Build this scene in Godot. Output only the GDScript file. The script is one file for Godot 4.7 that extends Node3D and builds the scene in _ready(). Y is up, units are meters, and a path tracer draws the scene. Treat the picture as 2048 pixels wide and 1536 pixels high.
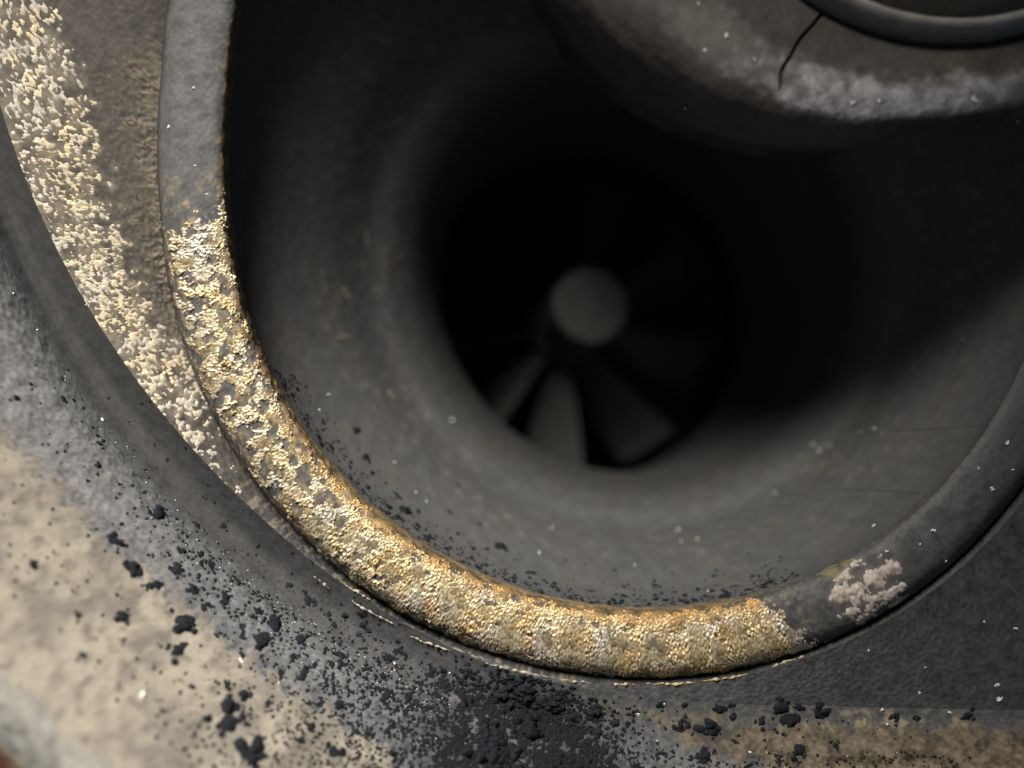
extends Node3D
# A close-up into the outlet of an old turbocharger: the turbine wheel deep in its bore, the crusted
# outlet ring round it, the flange in front and the wastegate boss above. Real size; tables in millimetres,
# x to the right, y up, z towards the viewer, z = 0 at the top of the outlet ring.

const MM := 0.001
var rng := RandomNumberGenerator.new()
var taken := {}
var n_fine := FastNoiseLite.new()
var n_mid := FastNoiseLite.new()
var n_big := FastNoiseLite.new()
var n_cell := FastNoiseLite.new()
var n_bump := FastNoiseLite.new()
var n_cellv := FastNoiseLite.new()

# ---------------------------------------------------------------- tables
# rings [centre x, centre y, z, radius]
var RING := [[15.76, 22.39, -12.00, 55.98], [15.44, 21.94, -9.50, 55.85], [15.00, 21.32, -6.00, 54.65], [14.50, 20.60, -2.00, 52.54], [14.23, 20.23, 0.10, 50.62], [14.14, 20.10, 0.80, 48.28], [14.13, 20.08, 0.90, 46.33], [14.17, 20.14, 0.60, 45.17], [14.28, 20.30, -0.30, 44.84], [14.57, 20.71, -2.60, 45.31], [14.90, 21.17, -5.20, 46.27]]
var BOWL := [[14.85, 21.10, -4.80, 46.28], [15.08, 21.09, -6.60, 46.02], [15.40, 20.92, -9.60, 44.86], [15.83, 20.22, -14.00, 42.13], [16.20, 18.77, -19.00, 38.79], [16.62, 17.14, -24.50, 35.71], [16.86, 16.06, -27.60, 32.78], [17.32, 15.46, -32.00, 30.24], [18.00, 15.42, -38.30, 28.90], [17.41, 15.03, -44.0, 28.13], [15.21, 13.38, -55.0, 27.87], [11.99, 11.28, -73.0, 28.38], [11.82, 12.02, -102.0, 31.59], [11.82, 12.02, -102.5, 0.5]]
var BOSS := [[39.88, 79.83, -37.0, 0.5], [39.88, 79.83, -37.0, 45.6], [38.55, 74.71, -27.00, 43.52], [35.85, 68.31, -15.00, 39.85], [34.69, 62.01, -3.00, 36.17], [35.04, 59.12, 2.80, 34.00], [35.75, 57.93, 5.40, 32.43], [36.22, 57.38, 6.70, 31.03], [36.72, 57.26, 7.30, 29.76], [37.55, 57.70, 7.50, 28.60], [40.06, 59.19, 6.80, 27.78], [43.57, 61.38, 5.60, 27.28], [46.5, 63.76, 3.4, 27.53], [46.5, 63.76, 2.0, 20.0]]
var VALVE := [[45.4, 61.5, 3.0, 26.9], [45.2, 61.3, 5.4, 26.5], [45.0, 61.1, 7.3, 25.8], [45.0, 61.1, 7.9, 24.9], [45.0, 61.1, 6.6, 24.2], [45.0, 61.1, 3.6, 23.7], [45.0, 61.1, 3.2, 22.9], [45.0, 61.1, 4.6, 22.2], [45.0, 61.1, 5.4, 21.2], [45.0, 61.1, 3.8, 20.4], [45.0, 61.1, 3.4, 6.0], [45.0, 61.1, 3.4, 0.2]]
# radius of the flange's inner edge at z = -3 round the slanted bore axis, every ten degrees
var EDGE := [91.8, 93.25, 96.5, 100.3, 103.78, 105.28, 105.69, 106.0, 105.45, 103.24, 100.72, 97.91, 94.34, 90.57, 86.95, 83.5, 78.81, 72.75, 67.36, 62.96, 59.48, 56.87, 55.13, 54.25, 54.04, 54.21, 54.53, 55.13, 56.81, 59.8, 65.23, 73.36, 81.99, 86.79, 89.46, 90.9]
# flange profile from that edge outwards: [offset, z, share of the groove]
var FLANGE := [[0.0, -3.0, 0.0], [1.4, -2.9, -1.3], [2.9, -2.2, -2.9], [4.4, -1.4, -3.1], [5.9, -0.6, -1.9], [7.4, 0.3, -0.7], [9.2, 1.5, 0.0], [12.0, 3.5, 0.0], [15.5, 6.0, 0.0], [22.0, 10.0, 0.0], [31.0, 14.0, 0.0], [35.0, 15.0, 0.0], [37.5, 14.0, 0.0], [39.5, 11.0, 0.0], [46.0, -4.0, 0.0], [50.0, -60.0, 0.0]]

# where the larger crumbs stick: [angle, offset or profile row, size]
var FLAKES := [[213.2, 7.9, 2.4], [212.6, 13.5, 1.4], [213.6, 12.9, 1.4], [216.0, 14.1, 2.2], [216.3, 11.1, 1.0], [218.8, 10.7, 2.2], [220.9, 10.9, 1.6], [218.5, 13.6, 1.3], [223.2, 11.3, 1.5], [224.1, 9.8, 1.1], [220.4, 7.7, 1.4], [218.9, 7.5, 1.2], [223.3, 8.4, 0.9], [219.0, 18.8, 2.1], [223.1, 14.4, 3.0], [224.3, 17.4, 2.4], [225.9, 13.3, 0.9], [220.5, 20.6, 1.0], [216.6, 21.9, 1.0], [211.2, 22.0, 1.1], [219.4, 24.7, 1.1], [229.4, 10.2, 2.7], [229.2, 8.2, 2.4], [227.8, 11.4, 1.1], [232.2, 7.6, 1.9], [232.6, 9.7, 1.5], [234.5, 10.5, 1.5], [232.8, 12.0, 1.1], [227.4, 19.4, 1.0], [229.6, 16.7, 1.2], [231.3, 16.3, 1.8], [230.7, 18.6, 2.4], [231.8, 20.1, 2.7], [232.4, 18.7, 1.6], [234.7, 20.2, 3.3], [237.7, 17.2, 1.3], [237.9, 15.1, 1.3], [233.4, 15.5, 0.9], [241.1, 16.1, 1.6], [239.1, 11.3, 1.9], [237.6, 12.0, 1.1], [236.6, 6.6, 1.5], [236.3, 8.0, 1.3], [238.2, 8.2, 1.1], [197.8, 12.5, 1.0], [199.3, 8.1, 1.0], [204.5, 7.9, 1.5], [202.9, 9.6, 0.8], [206.3, 9.4, 1.0], [279.8, -0.8, 1.2], [276.9, 2.4, 3.0], [278.3, 0.8, 1.6], [286.7, -2.0, 1.4], [284.8, 0.4, 2.7], [285.5, 1.7, 2.2], [289.3, 0.7, 2.4], [295.3, 1.2, 1.6], [297.5, 1.3, 1.2], [301.8, 0.9, 1.9], [285.7, 5.1, 1.8], [289.1, 4.6, 1.2], [276.1, 5.9, 1.9], [282.5, 1.9, 1.6], [271.7, 0.8, 1.0], [274.5, 0.6, 1.0]]
var BOWL_FLAKES := [[217.2, 2.72, 1.7], [221.9, 2.34, 1.6], [226.2, 1.40, 1.2], [230.2, 1.42, 1.3], [229.6, 2.18, 1.4], [232.0, 1.86, 2.4], [233.4, 2.22, 1.0], [237.0, 2.86, 0.8], [234.0, 3.98, 1.1], [242.0, 3.06, 1.0], [240.3, 2.32, 0.8], [243.5, 2.08, 1.0], [247.1, 2.62, 2.4], [253.0, 2.00, 1.7], [245.7, 1.10, 1.7], [262.0, 1.72, 1.2], [241.0, 1.48, 0.8], [232.1, 1.22, 1.2], [218.0, 1.48, 0.8], [216.0, 1.10, 1.3], [224.4, 2.16, 0.8], [206.7, 1.14, 0.8], [255.2, 1.78, 1.0], [267.1, 1.60, 1.1], [271.6, 2.20, 1.3], [277.1, 1.06, 1.2], [281.4, 1.06, 1.6], [283.8, 0.50, 1.2], [265.4, 2.78, 0.8], [257.2, 2.88, 0.7]]
var BOWL_SPECKS := [[313.5, 5.76, 1.0], [312.9, 5.34, 0.8], [315.0, 5.14, 0.6], [320.8, 4.22, 0.8], [319.9, 4.56, 0.5], [277.5, 4.66, 0.8], [280.4, 4.00, 0.6], [277.4, 4.02, 0.5], [271.8, 4.36, 0.4], [279.2, 1.64, 0.5], [219.9, 6.14, 0.9], [252.9, 2.92, 0.6], [231.0, 2.72, 0.5], [233.2, 2.68, 0.5], [268.6, 3.04, 0.5], [305.1, 1.50, 0.8], [315.9, 7.20, 0.5], [335.2, 7.44, 0.5], [339.4, 3.22, 0.5], [212.3, 2.06, 0.5], [210.3, 2.62, 0.5], [299.3, 4.92, 0.7], [253.0, 4.18, 0.6], [224.8, 3.00, 0.5]]
var RING_SPECKS := [[156.6, 3.36, 0.6], [166.7, 5.14, 0.6], [171.9, 3.94, 0.7], [176.3, 5.40, 0.4], [179.9, 5.92, 0.5], [179.7, 7.78, 0.6], [182.7, 7.00, 1.0], [184.6, 5.98, 1.1], [310.8, 5.56, 0.9], [309.6, 3.80, 0.6], [326.1, 5.44, 0.9], [320.0, 4.66, 0.8], [321.0, 5.98, 0.6], [323.6, 4.48, 0.5], [317.7, 2.00, 0.8], [304.2, 6.32, 0.6], [308.4, 5.40, 0.4]]
var FLANGE_SPECKS := [[224.9, 23.3, 1.4], [202.5, 5.8, 0.8], [188.9, 6.9, 0.6], [192.5, 6.4, 0.6], [229.0, 13.6, 0.9], [191.1, 0.2, 0.4], [269.2, 2.0, 0.9], [272.2, 0.7, 0.5], [298.9, -2.0, 0.6], [305.7, -3.3, 1.0], [305.1, -1.3, 1.1], [300.5, 0.5, 0.8], [294.8, 0.3, 0.7], [294.6, 2.1, 0.7], [271.3, 4.7, 0.5], [280.7, 5.4, 0.5], [233.1, 13.1, 0.5], [234.2, 6.9, 0.4], [241.9, 4.4, 0.5], [242.2, 5.0, 0.4], [246.5, 6.4, 0.5], [253.4, 5.4, 0.5], [247.8, 2.6, 0.4], [258.7, 1.9, 0.5], [310.5, -10.7, 0.8], [308.5, -11.7, 0.5], [296.1, -7.1, 0.5], [300.7, -5.3, 0.5]]
var BOSS_SPECKS := [[234.5, 9.2, 0.9], [225.4, 9.44, 0.6], [233.8, 8.1, 0.6], [242.2, 9.04, 0.5], [243.2, 9.06, 0.5], [269.3, 8.52, 0.7], [264.6, 8.34, 1.0], [288.1, 8.24, 1.1], [298.1, 5.7, 0.6], [242.1, 4.54, 0.5]]
var CHIPS := [[229.0, 231.4, 55.81, 55.79], [232.4, 235.8, 54.48, 54.04], [234.1, 239.8, 55.43, 54.91], [241.8, 246.9, 55.22, 54.75], [250.6, 258.8, 54.68, 54.37], [260.1, 263.3, 54.37, 54.32], [266.0, 268.8, 54.14, 54.13], [270.1, 276.0, 54.06, 54.19], [276.6, 282.4, 54.09, 54.16], [285.0, 289.3, 53.96, 53.94]]
var CRACK := [[7.6, 251.5], [8.1, 250.4], [8.9, 248.7], [9.7, 246.4], [10.3, 244.6], [11.1, 242.4], [12.0, 240.8]]


func _ready() -> void:
	rng.seed = 7
	setup()
	# ---- camera
	var cam := Camera3D.new()
	cam.name = "camera"
	cam.position = Vector3(0, 0, 0.113)
	var at := CameraAttributesPhysical.new()
	at.frustum_focal_length = 32.97
	at.frustum_focus_distance = 0.1152
	at.frustum_near = 0.004
	at.frustum_far = 20.0
	at.exposure_aperture = 6.5
	cam.attributes = at
	cam.fov = 40.0
	cam.near = 0.004
	cam.far = 20.0
	add_child(cam)
	cam.current = true
	# ---- light: a dim room, one warm work lamp held above and to the left of the viewer
	var we := WorldEnvironment.new()
	we.name = "environment"
	var env := Environment.new()
	env.background_mode = Environment.BG_COLOR
	env.background_color = Color(0.23, 0.25, 0.285)
	env.tonemap_mode = Environment.TONE_MAPPER_LINEAR
	env.tonemap_exposure = 1.0
	env.sdfgi_enabled = true
	env.ssao_enabled = true
	env.ssil_enabled = true
	we.environment = env
	add_child(we)
	var lamp := SpotLight3D.new()
	lamp.name = "work_lamp"
	lamp.light_color = Color(1.0, 0.97, 0.92)
	lamp.light_energy = 0.50
	lamp.light_size = 0.085
	lamp.spot_range = 2.0
	lamp.spot_attenuation = 2.0
	lamp.spot_angle = 16.0
	lamp.spot_angle_attenuation = 1.0
	lamp.shadow_enabled = true
	add_child(lamp)
	lamp.look_at_from_position(Vector3(-0.120, 0.185, 0.187), Vector3(-0.051, -0.023, 0.0), Vector3.UP)
	# ---- the casting
	var housing := thing("turbine_housing", "sooty cast iron turbine housing with wide tan flange round a deep bowl", "turbine housing")
	make_lumps()
	build_housing(housing)
	crumbs(housing)
	var ring := thing("outlet_ring", "thick rounded outlet ring crusted with golden flakes inside the tan flange", "ring")
	build_ring(ring)
	build_wheel()
	build_valve()
	build_fibre("hair_fibre", "long thin pale hair crossing the right wall of the bowl above two bright specks", [[35.0, -5.4, -17.0], [38.5, -5.3, -12.0], [43.5, -5.35, -9.0], [49.0, -5.0, -6.0], [55.0, -4.3, -3.0]], 0.033)
	build_fibre("hair_fibre", "short faint hair low on the right wall of the bowl near the ring", [[38.5, -12.6, -14.0], [42.0, -12.5, -11.0], [48.0, -12.3, -6.0]], 0.035)


func setup() -> void:
	for q in [[n_fine, 1.6, 2, 11], [n_mid, 0.45, 3, 12], [n_big, 0.12, 3, 13]]:
		var n: FastNoiseLite = q[0]
		n.noise_type = FastNoiseLite.TYPE_SIMPLEX_SMOOTH
		n.frequency = q[1]
		n.fractal_octaves = q[2]
		n.seed = q[3]
	for q in [[n_cell, FastNoiseLite.RETURN_DISTANCE2_SUB], [n_cellv, FastNoiseLite.RETURN_CELL_VALUE], [n_bump, FastNoiseLite.RETURN_DISTANCE]]:
		var n: FastNoiseLite = q[0]
		n.noise_type = FastNoiseLite.TYPE_CELLULAR
		n.frequency = 1.0
		n.fractal_type = FastNoiseLite.FRACTAL_NONE
		n.cellular_return_type = q[1]
		n.cellular_jitter = 1.0
		n.seed = 21


# ---------------------------------------------------------------- naming
func numbered(called: String) -> String:
	var k: int = taken.get(called, -1) + 1
	taken[called] = k
	return called if k == 0 else "%s_%03d" % [called, k]


func thing(called: String, label: String, category: String, group := "") -> Node3D:
	var o := Node3D.new()
	o.name = numbered(called)
	add_child(o, true)
	o.set_meta("label", label)
	o.set_meta("category", category)
	if group:
		o.set_meta("group", group)
	return o


func part(called: String, mesh: Mesh, mat: Material, parent: Node) -> MeshInstance3D:
	var o := MeshInstance3D.new()
	o.name = numbered(called)
	o.mesh = mesh
	o.material_override = mat
	parent.add_child(o, true)
	return o


func paint(rough := 0.7, metal := 0.0, spec := 0.5) -> StandardMaterial3D:
	var m := StandardMaterial3D.new()
	m.vertex_color_use_as_albedo = true
	m.roughness = rough
	m.metallic = metal
	m.metallic_specular = spec
	return m


# ---------------------------------------------------------------- surfaces
func table(rows: Array, x: float) -> float:
	if x <= rows[0][0]:
		return rows[0][1]
	for i in range(1, rows.size()):
		if x <= rows[i][0]:
			var a: Array = rows[i - 1]
			var b: Array = rows[i]
			return lerpf(a[1], b[1], (x - a[0]) / (b[0] - a[0]))
	return rows[-1][1]


func edge(b: float) -> float:
	var x := fposmod(b, 360.0) / 10.0
	var i := int(x)
	return cubic_interpolate(EDGE[i % 36], EDGE[(i + 1) % 36], EDGE[(i + 35) % 36], EDGE[(i + 2) % 36], x - i)


func widen(b: float) -> float:   # the ring runs straighter towards its upper left
	return table([[75.0, 0.0], [110.0, 0.12], [140.0, 0.125], [150.0, 0.095], [157.7, 0.062], [165.6, 0.03], [173.6, 0.012], [183.0, 0.0]], fposmod(b, 360.0))


func on_outlet(b: float, t: float) -> Vector3:
	var p := on_rings(RING, b, t)
	var c := axis_at(p.z)
	return Vector3(c.x + (p.x - c.x) * (1.0 + widen(b)), c.y + (p.y - c.y) * (1.0 + widen(b)), p.z - 1.6 * smoothstep(296.0, 330.0, fposmod(b, 360.0)) * smoothstep(410.0, 360.0, fposmod(b, 360.0)) * smoothstep(9.5, 7.0, t))


func on_bowl(b: float, t: float) -> Vector3:
	var p := on_rings(BOWL, b, t)
	var k := 1.0 + widen(b) * smoothstep(4.5, 0.0, t)
	var c := axis_at(p.z)
	return Vector3(c.x + (p.x - c.x) * k, c.y + (p.y - c.y) * k, p.z)


func on_boss(b: float, t: float) -> Vector3:   # the boss widens into a web on its right
	var p := on_rings(BOSS, b, t)
	var c := Vector3(38.5, 61.0, p.z)
	var w := fposmod(b, 360.0)
	var more := 0.065 * pow(maxf(w - 270.0, 0.0) / 27.0, 2.0) if w < 325.0 else 0.27 * smoothstep(360.0, 325.0, w)
	return c + (p - c) * (1.0 + more * smoothstep(11.5, 9.5, t))


func axis_at(z: float) -> Vector2:
	return Vector2(0.1261, 0.1791) * (113.0 - z)


func spread(rows: Array, t: float) -> Array:   # smooth interpolation along a table's rows
	var n := rows.size()
	var i := clampi(int(t), 0, n - 2)
	var f := clampf(t - i, 0.0, 1.0)
	var a: Array = rows[maxi(i - 1, 0)]
	var b: Array = rows[i]
	var c: Array = rows[i + 1]
	var d: Array = rows[mini(i + 2, n - 1)]
	var out := []
	for k in b.size():
		var lo := minf(b[k], c[k])
		var hi := maxf(b[k], c[k])
		var slack := 0.15 * (hi - lo)
		out.append(clampf(cubic_interpolate(b[k], c[k], a[k], d[k], f), lo - slack, hi + slack))
	return out


func on_rings(rows: Array, b: float, t: float) -> Vector3:
	var r := spread(rows, t)
	var a := deg_to_rad(b)
	return Vector3(r[0] + r[3] * cos(a), r[1] + r[3] * sin(a), r[2])


func groove_share(b: float) -> float:
	return table([[120.0, 0.6], [170.0, 1.0], [225.0, 0.9], [250.0, 0.55], [265.0, 0.3], [285.0, 0.12], [330.0, 0.1]], fposmod(b, 360.0))


func edge_z(b: float) -> float:
	return table([[225.0, -3.0], [243.0, -1.4], [252.0, -0.3], [280.0, -0.3], [292.0, -1.4], [312.0, -3.0]], fposmod(b, 360.0))


func on_flange(b: float, t: float) -> Vector3:
	var r := spread(FLANGE, t)
	var z: float = r[1] + r[2] * groove_share(b) + (edge_z(b) + 3.0) * smoothstep(11.0, 1.0, r[0])
	var rad: float = (edge(b) + r[0]) * (113.0 - z) / 116.0
	var a := deg_to_rad(b)
	var c := axis_at(z)
	return Vector3(c.x + rad * cos(a), c.y + rad * sin(a), z)


func on_floor(b: float, t: float) -> Vector3:   # t 0..1 from under the ring to the flange edge
	var e := edge(b)
	var top := edge_z(b)
	var z := top
	var rad := e
	var inner := lerpf(53.95, 52.75, smoothstep(236.0, 254.0, b))
	var low := table([[200.0, -7.2], [232.0, -5.4], [247.0, -1.6], [255.0, -0.5], [284.0, -0.5], [300.0, -1.0], [325.0, -2.5]], b)
	if t < 0.06:
		z = lerpf(-9.6, low, t / 0.06)
		rad = lerpf(inner + 0.4, inner, t / 0.06) * (1.0 + widen(b))
	else:
		var f := (t - 0.06) / 0.94
		z = lerpf(low, top, pow(f, 0.6))
		rad = lerpf(inner * 116.0 / (113.0 - low) * (1.0 + widen(b)), e, f) * (113.0 - z) / 116.0
	var a := deg_to_rad(b)
	var c := axis_at(z)
	return Vector3(c.x + rad * cos(a), c.y + rad * sin(a), z)


func angles(from: float, to: float, step: float, rest := 4.0) -> PackedFloat32Array:
	var out := PackedFloat32Array()
	var n := int(ceil((to - from) / step))
	for i in n + 1:
		out.append(from + (to - from) * i / n)
	var left := 360.0 - (to - from)
	if left > 0.01:
		var m := int(ceil(left / rest))
		for i in range(1, m + 1):
			out.append(to + left * i / m)
	return out


func steps(from: float, to: float, n: int) -> PackedFloat32Array:
	var out := PackedFloat32Array()
	for i in n + 1:
		out.append(from + (to - from) * i / n)
	return out


func grid_normals(p: PackedVector3Array, nu: int, nv: int, loop: bool) -> PackedVector3Array:
	var out := PackedVector3Array()
	out.resize(p.size())
	for i in nu:
		var i0 := i - 1
		var i1 := i + 1
		if i0 < 0:
			i0 = nu - 2 if loop else 0
		if i1 >= nu:
			i1 = 1 if loop else nu - 1
		for j in nv:
			var du := p[i1 * nv + j] - p[i0 * nv + j]
			var dv := p[i * nv + mini(j + 1, nv - 1)] - p[i * nv + maxi(j - 1, 0)]
			out[i * nv + j] = du.cross(dv).normalized()
	return out


# A surface over (angle, t): place gives millimetres, look gives a colour whose alpha is the relief in millimetres.
# With crust on, the same grid gives only the raised patches (relief above zero), standing on the surface below.
func sheet(called: String, us: PackedFloat32Array, vs: PackedFloat32Array, place: Callable, look: Callable, mat: Material, parent: Node, crust := false) -> MeshInstance3D:
	var nu := us.size()
	var nv := vs.size()
	var p := PackedVector3Array()
	p.resize(nu * nv)
	for i in nu:
		for j in nv:
			p[i * nv + j] = place.call(us[i], vs[j])
	var loop := absf(us[nu - 1] - us[0] - 360.0) < 0.01
	var nrm := grid_normals(p, nu, nv, loop)
	var sum := 0.0
	for n in nrm:
		sum += n.z
	var flip := sum < 0.0
	var col := PackedColorArray()
	col.resize(nu * nv)
	var q := PackedVector3Array()
	q.resize(nu * nv)
	var high := PackedFloat32Array()
	high.resize(nu * nv)
	for i in nu:
		for j in nv:
			var k := i * nv + j
			var c: Color = look.call(us[i], vs[j], p[k])
			high[k] = c.a
			var n := -nrm[k] if flip else nrm[k]
			q[k] = (p[k] + n * c.a) * MM
			c.a = 1.0
			col[k] = c
	if loop:
		for j in nv:
			q[(nu - 1) * nv + j] = q[j]
			col[(nu - 1) * nv + j] = col[j]
	nrm = grid_normals(q, nu, nv, loop)
	if flip:
		for k in nrm.size():
			nrm[k] = -nrm[k]
	var index := PackedInt32Array()
	for i in nu - 1:
		for j in nv - 1:
			var a := i * nv + j
			var b := a + nv
			if crust and high[a] <= 0.0 and high[b] <= 0.0 and high[a + 1] <= 0.0 and high[b + 1] <= 0.0:
				continue
			if flip:
				index.append_array([a, b, a + 1, b, b + 1, a + 1])
			else:
				index.append_array([a, a + 1, b, b, a + 1, b + 1])
	var arrays := []
	arrays.resize(Mesh.ARRAY_MAX)
	arrays[Mesh.ARRAY_VERTEX] = q
	arrays[Mesh.ARRAY_NORMAL] = nrm
	arrays[Mesh.ARRAY_COLOR] = col
	arrays[Mesh.ARRAY_INDEX] = index
	var m := ArrayMesh.new()
	m.add_surface_from_arrays(Mesh.PRIMITIVE_TRIANGLES, arrays)
	return part(called, m, mat, parent)


func tint(c: Color, high: float) -> Color:
	return Color(c.r, c.g, c.b, high)


func shade(c: Color, f: float) -> Color:
	return Color(c.r * f, c.g * f, c.b * f)


# ---------------------------------------------------------------- housing
const TAN := Color(0.305, 0.279, 0.230)
const BROWN := Color(0.13, 0.107, 0.078)
const SOOT := Color(0.122, 0.126, 0.134)
const IRON := Color(0.085, 0.083, 0.08)
const RUST := Color(0.20, 0.085, 0.05)
const PALE := Color(0.23, 0.23, 0.215)
const GOLD := Color(0.86, 0.69, 0.40)
const ASH := Color(0.72, 0.69, 0.62)


func flange_look(b: float, t: float, p: Vector3) -> Color:
	var off: float = spread(FLANGE, t)[0]
	var fine := n_fine.get_noise_3dv(p)
	var mid := n_mid.get_noise_3dv(p)
	var big := n_big.get_noise_3dv(p)
	var ragged := mid * 2.2 + fine * 0.7
	var left := smoothstep(-0.8, 0.8, off - table([[150.0, 16.5], [200.0, 16.2], [207.0, 14.6], [223.0, 12.8], [245.0, 13.2], [249.0, 17.0], [253.0, 30.0], [256.0, 60.0]], b) + ragged)
	var right := 0.0
	if b > 258.0:
		right = smoothstep(-1.6, 2.6, off - table([[258.0, 1.0], [330.0, 1.6]], b) + ragged * 1.3) * smoothstep(-1.5, 1.5, table([[258.0, -4.0], [261.0, 1.5], [270.5, 2.8], [275.7, 5.4], [282.8, 7.5], [286.0, 40.0]], b) - off + ragged)
	var tan_color := TAN.lerp(Color(0.175, 0.160, 0.140), clampf(0.45 + big * 1.3 + mid * 0.9, 0.0, 1.0))
	tan_color = tan_color.lerp(shade(BROWN, 1.0 + 1.1 * mid + 0.5 * fine), smoothstep(255.0, 278.0, b))
	var c := shade(SOOT.lerp(Color(0.165, 0.165, 0.168), smoothstep(225.0, 205.0, b) * smoothstep(6.0, 13.0, off)), 1.0 + mid * 0.35 + fine * 0.3)
	c = c.lerp(tan_color, maxf(left, right))
	c = shade(c, 1.0 + fine * 0.18)
	if left > 0.3:
		c = c.lerp(Color(0.10, 0.09, 0.08), 0.6 * smoothstep(0.36, 0.52, n_mid.get_noise_3dv(p * 0.8 + Vector3(60, 9, 0))))
		c = c.lerp(Color(0.14, 0.12, 0.1), 0.6 * smoothstep(0.34, 0.5, mid))
	c = c.lerp(Color(0.24, 0.205, 0.15), 0.8 * smoothstep(1.4, 0.0, off + mid * 1.4) * smoothstep(158.0, 166.0, b) * smoothstep(206.0, 196.0, b))
	var heap := smoothstep(-0.2, 0.5, 1.0 - Vector2((b - 257.5) / 13.0, (off - 8.0) / 7.5).length() + mid * 0.9)
	c = c.lerp(Color(0.028, 0.030, 0.035), heap * 0.7)
	c = c.lerp(shade(PALE, 1.0 + mid * 0.6), smoothstep(30.5, 33.5, off + big * 3.0) * smoothstep(39.5, 37.0, off))
	c = c.lerp(shade(RUST, 1.0 + mid), smoothstep(37.5, 39.5, off))
	c = c.lerp(Color(0.36, 0.30, 0.21), right * smoothstep(0.0, 0.3, mid + fine * 0.3) * smoothstep(282.0, 286.0, b) * smoothstep(308.0, 296.0, b) * smoothstep(3.0, 1.2, off))
	c = c.lerp(shade(Color(0.045, 0.045, 0.047), 1.0 + 0.25 * mid + 0.2 * fine), smoothstep(8.2, 4.0, off) * groove_share(b))
	var high := 0.06 * fine + 0.16 * mid
	high *= lerpf(1.0, 0.45, left)
	if off < 6.0:
		high *= 0.3
	return tint(c, high)


func floor_look(b: float, t: float, p: Vector3) -> Color:
	var fine := n_fine.get_noise_3dv(p)
	var mid := n_mid.get_noise_3dv(p)
	var streak := n_fine.get_noise_2d(b * 1.5 + mid * 1.2, t * 2.6 + fine * 0.2)
	var c := Color(0.05, 0.045, 0.038).lerp(Color(0.05, 0.052, 0.055), smoothstep(205.0, 230.0, b))
	c = shade(c, 1.0 + 0.5 * mid + 0.5 * fine)
	var dusty := smoothstep(0.42, 0.0, t + mid * 0.3) * smoothstep(205.0, 190.0, b) * smoothstep(160.0, 168.0, b + mid * 4.0)
	c = c.lerp(Color(0.27, 0.225, 0.17), dusty * smoothstep(-0.2, 0.35, streak + 0.5 * (0.25 - t) + mid * 0.2))
	var far := (1.0 - t) * (edge(b) - 53.0)
	var stain := smoothstep(-2.0, 2.5, table([[158.0, 3.0], [165.0, 9.5], [178.0, 8.0], [188.0, 5.4], [199.0, 6.0], [205.0, 4.0], [212.0, 0.0]], b) - far + mid * 4.0) * smoothstep(158.0, 166.0, b) * smoothstep(214.0, 204.0, b)
	c = c.lerp(shade(Color(0.19, 0.162, 0.118), 1.0 + 0.5 * fine), stain * (0.4 + 0.6 * mid))
	var worn := smoothstep(208.0, 225.0, b) * smoothstep(268.0, 255.0, b) * smoothstep(0.05, 0.4, n_fine.get_noise_2d(b * 0.6, t * 0.5 + 9.0) + fine * 0.2)
	c = c.lerp(Color(0.30, 0.25, 0.18), worn * 0.6)
	return tint(c, 0.08 * fine + 0.22 * streak * dusty)


func floor_crust(b: float, t: float, p: Vector3) -> Color:
	var arc := deg_to_rad(b) * 58.0
	var far := (1.0 - t) * (edge(b) - 53.0)
	var wide := table([[150.0, 14.0], [165.0, 10.0], [172.0, 9.6], [178.0, 8.2], [188.0, 5.6], [194.0, 5.0], [199.0, 6.0], [203.0, 5.5], [206.0, 3.4], [210.0, 1.6], [216.0, 0.5], [219.0, -1.0]], b)
	if b < 163.0:
		wide *= smoothstep(157.0, 164.0, b)
	var patch := wide - far + n_mid.get_noise_3dv(p) * 3.5
	var here := smoothstep(-0.6, 0.8, patch)
	var size := lerpf(0.72, 1.4, smoothstep(172.0, 196.0, b))
	var bias := table([[150.0, -0.42], [170.0, -0.34], [184.0, -0.3], [194.0, -0.12], [203.0, -0.08], [216.0, -0.2]], b)
	var cell := 1.0 - (n_bump.get_noise_2d(arc * 1.25 * size, far * 1.6 * size + arc * 0.5) + 1.0) * 1.7
	var value := n_cellv.get_noise_2d(arc * 1.25 * size, far * 1.6 * size + arc * 0.5)
	var dip := n_fine.get_noise_2d(arc * 0.8, far * 0.9 + 40.0)
	var high := cell * 0.5 + 0.1 + bias + dip * 0.75 + 0.8 * n_mid.get_noise_3dv(p + Vector3(30, 0, 0)) - (1.0 - here) * 1.4
	high -= smoothstep(1.6, 0.0, far) * (0.25 + 1.2 * n_mid.get_noise_3dv(p * 1.5))
	high -= 0.8 * smoothstep(0.35, 0.1, absf(b - 203.4 + far * 0.25))
	var c := Color(0.46, 0.43, 0.37).lerp(Color(0.54, 0.44, 0.27), clampf(0.4 + value * 0.6 + n_big.get_noise_3dv(p) * 1.2, 0.0, 1.0))
	c = shade(c, 0.9 + 0.25 * value)
	if b > 203.0:
		c = c.lerp(Color(0.42, 0.41, 0.36), 0.6)
	return tint(c, clampf(high * 0.09, -0.15, 0.065))


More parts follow.
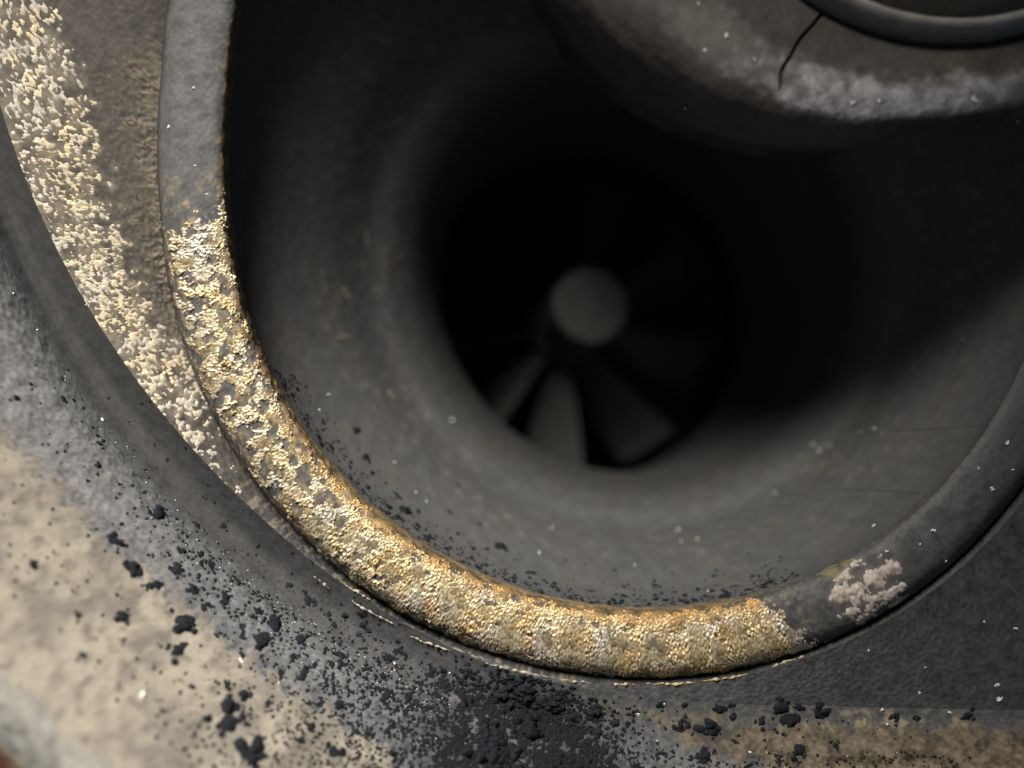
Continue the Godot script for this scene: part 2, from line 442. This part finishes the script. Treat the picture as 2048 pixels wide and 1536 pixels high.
func ring_look(b: float, t: float, p: Vector3) -> Color:
	var fine := n_fine.get_noise_3dv(p)
	var mid := n_mid.get_noise_3dv(p)
	var c := shade(Color(0.105, 0.105, 0.108), 1.0 + 0.3 * fine + 0.35 * mid)
	var worn := smoothstep(140.0, 175.0, b) * smoothstep(288.0, 278.0, b)
	var rusty := Color(0.21, 0.155, 0.08).lerp(Color(0.46, 0.22, 0.06), smoothstep(0.0, 0.4, mid + 0.4 * fine) * smoothstep(190.0, 200.0, b))
	c = c.lerp(shade(rusty, 1.0 + mid * 0.8 + fine * 0.5), smoothstep(6.9, 7.6, t + mid * 0.8) * worn * 0.9)
	var crusty := smoothstep(178.0, 188.0, b + mid * 8.0) * smoothstep(296.0, 286.0, b + mid * 8.0)
	c = c.lerp(shade(Color(0.22, 0.17, 0.095), 1.0 + fine), crusty * smoothstep(-0.15, 0.5, mid + fine * 0.6))
	var ashy := 1.0 - Vector2((b - 299.5) / 7.0, (t - 5.2) / 2.8).length() + mid * 0.6
	c = c.lerp(Color(0.20, 0.185, 0.17), 0.7 * smoothstep(0.0, 0.6, ashy))
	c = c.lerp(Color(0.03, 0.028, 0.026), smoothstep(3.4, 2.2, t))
	return tint(c, 0.04 * fine + lerpf(0.05, 0.2, worn * smoothstep(180.0, 190.0, b)) * mid)


func ring_crust(b: float, t: float, p: Vector3) -> Color:
	var arc := deg_to_rad(b) * 50.0
	var across := t * 1.7
	var mid := n_mid.get_noise_3dv(p)
	var fine := n_fine.get_noise_3dv(p)
	var ends := minf((b - 182.5 + (t - 5.0) * 0.9), (290.0 - b - (t - 4.5) * 1.3)) * 0.7
	var sides := minf((t - 2.7) * 1.5, (7.9 - t) * 1.6)
	var here := smoothstep(-1.0, 1.0, minf(ends, sides) + mid * 2.2 + fine * 1.2)
	var holes := table([[180.0, -0.02], [195.0, 0.06], [208.0, 0.16], [222.0, 0.13], [232.0, -0.1], [292.0, -0.3]], b)
	var hole := smoothstep(0.16, 0.32, n_mid.get_noise_2d(arc * 1.0 + 70.0, across * 1.1) * 0.8 + fine * 0.25 + holes + 0.16 * (5.0 - t) * smoothstep(4.6, 3.0, t) * smoothstep(266.0, 258.0, b))
	var coarse := 0.62 if n_mid.get_noise_2d(arc * 0.7 + 200.0, across * 0.8) > 0.12 else 1.0
	var cell := n_cell.get_noise_2d(arc * 2.7 * coarse, (across * 1.3 + arc * 0.2) * coarse)
	var value := n_cellv.get_noise_2d(arc * 2.7 * coarse, (across * 1.3 + arc * 0.2) * coarse)
	var dip := n_fine.get_noise_2d(arc * 1.9 + 9.0, across * 1.25)
	var high := (cell + 1.0) * 0.26 + 0.24 + dip * 0.6 + 0.55 * n_fine.get_noise_2d(arc * 3.6, across * 1.7 + 50.0) - (1.0 - here) * 1.6 - hole * 1.7
	var thin := smoothstep(-0.35, 0.4, n_big.get_noise_2d(arc * 2.6 + 90.0, across * 2.0))
	var white := clampf(0.32 + value * 0.35 + n_big.get_noise_2d(arc * 1.3, across * 1.6) * 1.2 - smoothstep(262.0, 275.0, b) * 0.3, 0.0, 0.95)
	white = maxf(white, smoothstep(286.5, 289.0, b + mid * 3.0 + (t - 5.0)))
	var c := GOLD.lerp(ASH, white)
	c = c.lerp(Color(0.62, 0.40, 0.14), 0.75 * smoothstep(0.15, 0.5, n_mid.get_noise_2d(arc * 0.5 + 300.0, across * 0.6)) * smoothstep(200.0, 250.0, b))
	c = c.lerp(Color(0.46, 0.38, 0.24), 0.5 * (1.0 - thin))
	c = c.lerp(Color(0.58, 0.33, 0.10), smoothstep(5.9, 7.3, t + mid * 1.2) * 0.8 * smoothstep(185.0, 225.0, b))
	c = shade(c, 0.98 + 0.25 * value)
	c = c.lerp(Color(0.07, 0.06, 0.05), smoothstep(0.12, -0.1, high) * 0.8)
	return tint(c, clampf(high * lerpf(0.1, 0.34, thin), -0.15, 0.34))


func ring_clump(b: float, t: float, p: Vector3) -> Color:
	var arc := deg_to_rad(b) * 50.0
	var across := t * 1.7
	var mid := n_mid.get_noise_3dv(p)
	var round_ := 1.0 - Vector2((b - 299.8) / 5.2, (t - 5.1) / 2.3).length()
	var moss := 1.0 - Vector2((b - 296.6) / 3.2, (t - 7.6) / 1.0).length()
	var cell := n_cell.get_noise_2d(arc * 1.7, across * 1.5)
	var value := n_cellv.get_noise_2d(arc * 1.7, across * 1.5)
	var high := minf(maxf(round_, moss) * 3.0, 0.5) + cell * 0.55 + 0.02 + mid * 1.3 + n_fine.get_noise_3dv(p) * 0.3
	var c := Color(0.62, 0.57, 0.53).lerp(Color(0.42, 0.35, 0.30), clampf(0.5 + value * 0.6, 0.0, 1.0))
	c = c.lerp(Color(0.17, 0.15, 0.085), smoothstep(-0.15, 0.1, moss - maxf(round_, 0.0)))
	return tint(c, clampf(high * 0.2, -0.15, 0.2))


func bowl_look(b: float, t: float, p: Vector3) -> Color:
	var fine := n_fine.get_noise_3dv(p)
	var mid := n_mid.get_noise_3dv(p)
	var big := n_big.get_noise_3dv(p)
	var c := Color(0.107, 0.111, 0.116).lerp(Color(0.102, 0.098, 0.095), clampf(0.4 + big * 1.2, 0.0, 1.0))
	c = shade(c, 1.0 + 0.14 * fine + 0.2 * mid + 0.2 * big)
	c = c.lerp(Color(0.30, 0.28, 0.25), 0.22 * smoothstep(0.34, 0.55, mid + 0.3 * big) * smoothstep(2.5, 3.5, t) * smoothstep(7.0, 5.5, t))
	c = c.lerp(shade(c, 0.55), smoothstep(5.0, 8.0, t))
	return tint(c, 0.02 * fine + 0.06 * mid)


func boss_look(b: float, t: float, p: Vector3) -> Color:
	var fine := n_fine.get_noise_3dv(p)
	var mid := n_mid.get_noise_3dv(p)
	var big := n_big.get_noise_3dv(p)
	var c := shade(Color(0.066, 0.059, 0.052), 1.0 + 0.15 * fine + 0.25 * mid + 0.5 * big)
	var ash := smoothstep(-0.35, 0.75, 1.15 - absf(t - 8.5) + mid * 0.5 + big * 0.6) * smoothstep(238.0, 262.0, b + mid * 12.0) * smoothstep(303.0, 284.0, b + big * 20.0)
	var dull := smoothstep(-0.3, 0.6, 1.1 - absf(t - 8.8) + mid * 0.5) * smoothstep(215.0, 228.0, b) * (1.0 - ash)
	c = c.lerp(shade(Color(0.135, 0.126, 0.115), 1.0 + 0.3 * mid), dull * 0.7)
	c = c.lerp(shade(Color(0.34, 0.335, 0.355), 1.0 + 0.3 * fine + 0.5 * mid), ash * 0.9)
	var high := 0.015 * fine + 0.05 * mid + ash * (0.04 + 0.035 * fine + 0.07 * mid)
	if t > 7.9 and t < 12.2:
		var gap := absf(b + 0.12 * sin(t * 5.0) - table(CRACK, t)) * 0.5
		var wide := lerpf(0.02, 0.14, smoothstep(7.9, 9.0, t))
		var deep := smoothstep(wide + 0.1, wide - 0.03, gap) * smoothstep(7.9, 8.3, t)
		high -= 0.5 * deep
		c = c.lerp(Color(0.03, 0.025, 0.02), deep)
	return tint(c, high)


# A small crumbly lump of soot or ash: a few uneven blobs grown together, about one millimetre across.
func lump(count: int, spread_: float, big: float, flat: float, jag: float) -> ArrayMesh:
	var st := SurfaceTool.new()
	st.begin(Mesh.PRIMITIVE_TRIANGLES)
	for k in count:
		var a := rng.randf_range(0.0, TAU)
		var away := spread_ * sqrt(rng.randf()) if k else 0.0
		var mid := Vector3(cos(a) * away, sin(a) * away, 0.0)
		var size := big * (rng.randf_range(0.35, 0.75) if k else 1.0)
		for j in 4:
			for i in 6:
				var la := PI * (j + 0.15) / 3.3
				var lo := TAU * (i + 0.5 * j) / 6.0
				var d := Vector3(sin(la) * cos(lo), sin(la) * sin(lo), cos(la))
				st.add_vertex((mid + d * size * (1.0 + jag * rng.randf_range(-1.0, 1.0)) * Vector3(1, 1, flat)) * MM)
		for j in 3:
			for i in 6:
				var v := k * 24 + j * 6 + i
				var w := k * 24 + j * 6 + (i + 1) % 6
				for x in [v, w, v + 6, w, w + 6, v + 6]:
					st.add_index(x)
	st.generate_normals()
	return st.commit()


var soots: Array[Mesh] = []
var specks: Array[Mesh] = []
var soot_mat: StandardMaterial3D
var ash_mat: StandardMaterial3D
var tan_mat: StandardMaterial3D


func make_lumps() -> void:
	for k in 7:
		soots.append(lump(9, 0.42, 0.27, 0.25, 0.45))
	for k in 5:
		specks.append(lump(4, 0.32, 0.24, 0.7, 0.55))
	soot_mat = paint(0.95, 0.0, 0.2)
	soot_mat.vertex_color_use_as_albedo = false
	soot_mat.albedo_color = Color(0.017, 0.019, 0.024).linear_to_srgb()
	ash_mat = paint(0.5, 0.0, 0.5)
	ash_mat.vertex_color_use_as_albedo = false
	ash_mat.albedo_color = Color(0.80, 0.79, 0.76).linear_to_srgb()
	tan_mat = ash_mat.duplicate()
	tan_mat.albedo_color = Color(0.24, 0.205, 0.16).linear_to_srgb()


func sit(place: Callable, b: float, t: float, dt: float) -> Transform3D:   # a frame on a surface, z along its normal
	var p: Vector3 = place.call(b, t)
	var u: Vector3 = (place.call(b + 0.3, t) - p).normalized()
	var v: Vector3 = (place.call(b, t + dt) - p).normalized()
	var n := u.cross(v).normalized()
	if n.dot(Vector3(0, 0, 113) - p) < 0.0:
		n = -n
	return Transform3D(Basis(u, n.cross(u), n), p * MM)


func put_lump(called: String, mesh: Mesh, mat: Material, frame: Transform3D, size: float, parent: Node) -> MeshInstance3D:
	var o := part(called, mesh, mat, parent)
	var turn := Basis(Vector3.BACK, rng.randf_range(0.0, TAU)).scaled(Vector3(1.0, rng.randf_range(0.75, 1.15), 1.0) * size)
	o.transform = frame * Transform3D(turn, Vector3.ZERO)
	return o


func scatter(called: String, spots: Array, place: Callable, meshes: Array[Mesh], dt: float, parent: Node) -> void:
	for s in spots:
		put_lump(called, meshes[rng.randi() % meshes.size()], soot_mat if called == "soot_flake" else ash_mat, sit(place, s[0], s[1], dt), s[2], parent)


func grains(called: String, spots: Array[Transform3D], mesh: Mesh, mat: Material, parent: Node) -> void:
	var mm := MultiMesh.new()
	mm.transform_format = MultiMesh.TRANSFORM_3D
	mm.mesh = mesh
	mm.instance_count = spots.size()
	for k in spots.size():
		mm.set_instance_transform(k, spots[k])
	var o := MultiMeshInstance3D.new()
	o.name = called
	o.multimesh = mm
	o.material_override = mat
	o.set_meta("kind", "stuff")
	parent.add_child(o, true)


func flange_t(off: float) -> float:   # profile row at an offset from the inner edge
	for i in FLANGE.size() - 1:
		if off <= FLANGE[i + 1][0]:
			return i + clampf((off - FLANGE[i][0]) / (FLANGE[i + 1][0] - FLANGE[i][0]), 0.0, 1.0)
	return FLANGE.size() - 1.0


func build_housing(h: Node3D) -> void:
	var iron := paint(0.75)
	var boss_steps := steps(0.0, 4.0, 40)
	boss_steps.append_array(steps(4.04, 13.0, 200))
	sheet("flange", angles(148.0, 326.0, 0.17), steps(0.0, 15.0, 210), on_flange, flange_look, paint(0.85, 0.0, 0.3), h)
	sheet("cavity_floor", angles(148.0, 326.0, 0.2), steps(0.0, 1.0, 90), on_floor, floor_look, iron, h)
	sheet("ash_crust", steps(148.0, 220.0, 900), steps(0.06, 1.0, 170), on_floor, floor_crust, paint(0.6, 0.15), h, true)
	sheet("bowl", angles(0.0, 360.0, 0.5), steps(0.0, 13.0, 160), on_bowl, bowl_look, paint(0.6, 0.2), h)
	sheet("wastegate_boss", angles(190.0, 320.0, 0.12), boss_steps, on_boss, boss_look, iron, h)


func crumbs(h: Node3D) -> void:
	for s in FLAKES:
		put_lump("soot_flake", soots[rng.randi() % 7], soot_mat, sit(on_flange, s[0], flange_t(maxf(s[1], 0.3)), 0.1), s[2] * 1.1, h)
	for s in FLANGE_SPECKS:
		var frame := sit(on_flange, s[0], flange_t(s[1]), 0.1) if s[1] > 0.0 else sit(on_floor, s[0], 1.0 + s[1] / (edge(s[0]) - 53.0), -0.05)
		put_lump("ash_speck", specks[rng.randi() % 5], ash_mat, frame, s[2], h)
	var in_bowl := on_bowl
	scatter("soot_flake", BOWL_FLAKES, in_bowl, soots, 0.1, h)
	scatter("ash_speck", BOWL_SPECKS, in_bowl, specks, 0.1, h)
	scatter("ash_speck", BOSS_SPECKS, on_boss, specks, 0.1, h)
	# loose soot: thick below the ring, thinning out along the grey slope
	var n := 0
	while n < 195:
		var b := rng.randf_range(200.0, 285.0)
		var off := rng.randf_range(1.5, 24.0)
		var thick := exp(-pow((b - 257.0) / 8.0, 2.0) - pow((off - 7.5) / 4.5, 2.0)) + 0.3 * exp(-pow((b - 245.0) / 11.0, 2.0)) * smoothstep(2.0, 6.0, off) + 0.25 * smoothstep(205.0, 225.0, b) * smoothstep(16.0, 10.0, off)
		thick += 0.25 * smoothstep(268.0, 274.0, b) * smoothstep(10.0, 5.0, off)
		if rng.randf() > thick:
			continue
		n += 1
		put_lump("soot_flake", soots[rng.randi() % 7], soot_mat, sit(on_flange, b, flange_t(off), 0.1) * Transform3D(Basis.from_scale(Vector3(1, 1, 1.0 + 1.8 * exp(-pow((b - 258.0) / 7.0, 2.0)))), Vector3.ZERO), rng.randf_range(0.6, 1.6) * (1.0 + 1.1 * exp(-pow((b - 258.0) / 8.0, 2.0))), h)
	var dust: Array[Transform3D] = []
	var glint: Array[Transform3D] = []
	while dust.size() < 13000:
		var b := rng.randf_range(195.0, 300.0)
		var off := rng.randf_range(0.2, 26.0)
		var thick := 1.3 * exp(-pow((b - 257.5) / 8.5, 2.0) - pow((off - 8.0) / 5.5, 2.0)) + 0.3 * exp(-pow((b - 246.0) / 12.0, 2.0)) * smoothstep(1.5, 5.0, off) + 0.18 * smoothstep(203.0, 225.0, b) * smoothstep(14.0, 8.0, off) * smoothstep(5.0, 7.0, off) + 0.015
		if rng.randf() > thick:
			continue
		var f := sit(on_flange, b, flange_t(off), 0.1)
		var size := rng.randf_range(0.2, 0.75) * (1.0 + 0.9 * exp(-pow((b - 258.0) / 8.0, 2.0)))
		if dust.size() % 3 == 0:
			size = rng.randf_range(0.12, 0.3)
		dust.append(f * Transform3D(Basis(Vector3.BACK, rng.randf_range(0.0, TAU)).scaled(Vector3.ONE * size), Vector3.ZERO))
	while glint.size() < 330:
		var b := rng.randf_range(196.0, 300.0)
		var off := 5.2 + absf(rng.randfn(0.0, 2.6))
		if rng.randf() > 0.15 + smoothstep(205.0, 232.0, b) * smoothstep(270.0, 250.0, b):
			continue
		glint.append(sit(on_flange, b, flange_t(off), 0.1) * Transform3D(Basis(Vector3.BACK, rng.randf_range(0.0, TAU)).scaled(Vector3.ONE * rng.randf_range(0.12, 0.34)), Vector3.ZERO))
	grains("soot_dust", dust, lump(3, 0.35, 0.3, 0.45, 0.45), soot_mat, h)
	grains("ash_grains", glint, specks[0], ash_mat, h)
	var fine: Array[Transform3D] = []
	while fine.size() < 1100:
		var b := rng.randf_range(205.0, 292.0)
		var t := 0.7 + absf(rng.randfn(0.0, 0.75))
		fine.append(sit(in_bowl, b, t, 0.1) * Transform3D(Basis(Vector3.BACK, rng.randf_range(0.0, TAU)).scaled(Vector3.ONE * rng.randf_range(0.2, 0.6) * (2.0 if rng.randf() < 0.12 else 1.0)), Vector3.ZERO))
	grains("bowl_soot_dust", fine, soots[1], soot_mat, h)
	# paler cinders lying in the heap of soot below the ring
	var cinder := paint(0.9, 0.0, 0.3)
	cinder.vertex_color_use_as_albedo = false
	cinder.albedo_color = Color(0.10, 0.10, 0.105).linear_to_srgb()
	for k in 26:
		put_lump("cinder", soots[rng.randi() % 7], cinder, sit(on_flange, rng.randfn(256.5, 2.6), flange_t(clampf(rng.randfn(7.2, 1.3), 3.0, 12.0)), 0.1), rng.randf_range(1.2, 2.6), h)
	# worn bright slivers along the edge below the ring
	for s in CHIPS:
		sliver("worn_edge", s, h)
	# a tan scrape and faint deposits on the bowl wall
	for s in [[199.4, 3.86, 6.5, 0.8], [189.7, 4.3, 3.6, 2.4], [176.2, 5.04, 1.4, 3.0], [210.8, 4.5, 2.2, 2.0]]:
		var o := part("scrape", specks[1], tan_mat, h)
		var f := sit(in_bowl, s[0], s[1], 0.1)
		o.transform = f * Transform3D(Basis(Vector3.BACK, PI / 2.0 + 0.1).scaled(Vector3.ONE) * Basis.from_scale(Vector3(s[2], s[3], 0.3)), Vector3.ZERO)


func sliver(called: String, s: Array, parent: Node) -> void:
	var st := SurfaceTool.new()
	st.begin(Mesh.PRIMITIVE_TRIANGLES)
	var n := 24
	for i in n + 1:
		var f := float(i) / n
		var b: float = lerpf(s[0], s[1], f)
		var r: float = lerpf(s[2], s[3], f)
		var z := edge_z(b) - 0.1
		var c := axis_at(z)
		var thick := 0.17 * sqrt(sin(PI * clampf(f, 0.02, 0.98))) * clampf(0.55 + 1.9 * n_mid.get_noise_1d(b * 3.0), 0.02, 1.4)
		var a := deg_to_rad(b)
		r = (r + 0.15) * (113.0 - z) / 117.0 + 0.2 * n_mid.get_noise_1d(b * 1.2 + 50.0)
		for k in 6:
			var q := TAU * k / 6.0
			st.set_color(Color(0.50, 0.39, 0.23) if s[0] > 262.0 else Color(0.40, 0.355, 0.28))
			st.add_vertex(Vector3(c.x + (r + cos(q) * thick) * cos(a), c.y + (r + cos(q) * thick) * sin(a), z + sin(q) * thick * 1.4) * MM)
	for i in n:
		for k in 6:
			var a := i * 6 + k
			var b := i * 6 + (k + 1) % 6
			for v in [a, b, a + 6, b, b + 6, a + 6]:
				st.add_index(v)
	st.generate_normals()
	part(called, st.commit(), paint(0.6, 0.1), parent)


func build_fibre(called: String, label: String, at: Array, thick: float) -> void:
	var st := SurfaceTool.new()
	st.begin(Mesh.PRIMITIVE_TRIANGLES)
	var n := 60
	for i in n + 1:
		var r := spread(at, float(i) / n * (at.size() - 1))
		for k in 4:
			var q := TAU * k / 4.0
			st.add_vertex(Vector3(r[0], r[1] + cos(q) * thick, r[2] + sin(q) * thick) * MM)
	for i in n:
		for k in 4:
			var a := i * 4 + k
			var b := i * 4 + (k + 1) % 4
			for v in [a, a + 4, b, b, a + 4, b + 4]:
				st.add_index(v)
	st.generate_normals()
	var m := StandardMaterial3D.new()
	m.albedo_color = Color(0.2, 0.2, 0.19)
	m.roughness = 0.5
	var o := part(called, st.commit(), m, self)
	o.set_meta("label", label)
	o.set_meta("category", "fibre")


func build_ring(r: Node3D) -> void:
	var place := on_outlet
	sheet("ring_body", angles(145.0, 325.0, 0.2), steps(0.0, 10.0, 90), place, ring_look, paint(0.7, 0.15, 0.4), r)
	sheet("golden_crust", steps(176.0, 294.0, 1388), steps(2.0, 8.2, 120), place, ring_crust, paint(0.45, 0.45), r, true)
	sheet("ash_clump", steps(292.0, 308.0, 200), steps(2.2, 8.9, 90), place, ring_clump, paint(0.7, 0.0), r, true)
	scatter("ash_speck", RING_SPECKS, place, specks, 0.12, r)


# ---------------------------------------------------------------- wheel and valve
func plain_look(c: Color, rough := 0.1) -> Callable:
	return func(_b, _t, p): return tint(shade(c, 1.0 + 0.25 * n_mid.get_noise_3dv(p) + 0.1 * n_fine.get_noise_3dv(p)), rough * n_mid.get_noise_3dv(p))


func build_wheel() -> void:
	var w := thing("turbine_rotor", "dark grey turbine wheel with round blunt hub deep inside the bowl", "turbine wheel")
	var dark := paint(0.6, 0.3)
	var ax := Vector3(0.195, 0.13, 0.972).normalized()
	var origin := Vector3(9.3, 10.2, -69.0)
	var side := Vector3.UP.cross(ax).normalized()
	var up := ax.cross(side)
	var lathe := func(rows: Array) -> Callable:
		return func(b, t):
			var r := spread(rows, t)
			var a := deg_to_rad(b)
			return origin + ax * r[1] + (side * cos(a) + up * sin(a)) * r[0]
	var hub := [[9.5, -30.0], [8.8, -18.0], [7.6, -8.0], [6.8, -2.0], [6.3, 2.0], [5.6, 3.0]]
	var nose := [[5.6, 2.4], [5.7, 6.0], [6.0, 8.0], [6.1, 15.6], [6.0, 16.2], [5.7, 16.5], [5.2, 16.6], [2.5, 16.65], [0.1, 16.7]]
	sheet("hub", angles(0.0, 360.0, 5.0), steps(0.0, 5.0, 20), lathe.call(hub), plain_look(Color(0.06, 0.06, 0.06)), dark, w)
	sheet("hub_nose", angles(0.0, 360.0, 4.0), steps(0.0, 8.0, 64), lathe.call(nose), plain_look(Color(0.05, 0.0495, 0.049), 0.05), dark, w)
	var back := [[31.0, -31.0], [20.0, -31.0], [0.1, -31.0]]
	sheet("backplate", angles(0.0, 360.0, 5.0), steps(0.0, 2.0, 8), lathe.call(back), plain_look(Color(0.03, 0.03, 0.03)), dark, w)
	# one blade, its exit edge swept round the axis as it goes deeper
	var st := SurfaceTool.new()
	st.begin(Mesh.PRIMITIVE_TRIANGLES)
	var nr := 14
	var ns := 16
	for face in [0, 1]:
		for i in nr + 1:
			for j in ns + 1:
				var f := float(i) / nr
				var s := float(j) / ns
				var rad := lerpf(6.0, 26.0, f)
				var deep := s * 6.5 + 1.2 * sin(f * PI) * s * (1.0 - s)
				var turn := deg_to_rad(lerpf(27.0, 19.0, f)) * (1.0 - pow(1.0 - s, 1.25)) + (0.03 if face else 0.0) * (9.0 / rad)
				var edge_drop := 1.2 * f * f
				var p := origin + ax * (-deep - edge_drop) + (side * cos(-turn) + up * sin(-turn)) * rad
				st.set_color(shade(Color(0.065, 0.064, 0.063), 1.0 + 0.3 * n_mid.get_noise_3dv(p)))
				st.add_vertex((p - origin) * MM)
	var per := (nr + 1) * (ns + 1)
	for face in [0, 1]:
		for i in nr:
			for j in ns:
				var a: int = face * per + i * (ns + 1) + j
				var b: int = a + ns + 1
				for k in ([a, b, a + 1, b, b + 1, a + 1] if face == 0 else [a, a + 1, b, b, a + 1, b + 1]):
					st.add_index(k)
	for i in nr:   # the exit edge closes the two faces
		var a := i * (ns + 1)
		var b := a + ns + 1
		for k in [a, a + per, b, b, a + per, b + per]:
			st.add_index(k)
	for j in ns:
		var a := nr * (ns + 1) + j
		for k in [a, a + 1, a + per, a + 1, a + 1 + per, a + per]:
			st.add_index(k)
	st.generate_normals()
	var blade := st.commit()
	for k in 9:
		var o := part("blade", blade, dark, w)
		o.position = origin * MM
		o.basis = Basis(ax, deg_to_rad(40.0 * k - 4.0))


func build_valve() -> void:
	var v := thing("wastegate_valve", "round wastegate valve with a raised rim seated in the cracked boss", "valve")
	var place := func(b, t): return on_rings(VALVE, b, t)
	sheet("valve_rim", angles(180.0, 320.0, 0.5), steps(0.0, 5.0, 50), place, plain_look(Color(0.34, 0.325, 0.30), 0.03), paint(0.6, 0.2), v)
	sheet("valve_disc", angles(180.0, 320.0, 0.5), steps(5.0, 11.0, 60), place, plain_look(Color(0.12, 0.115, 0.108), 0.03), paint(0.6, 0.2), v)
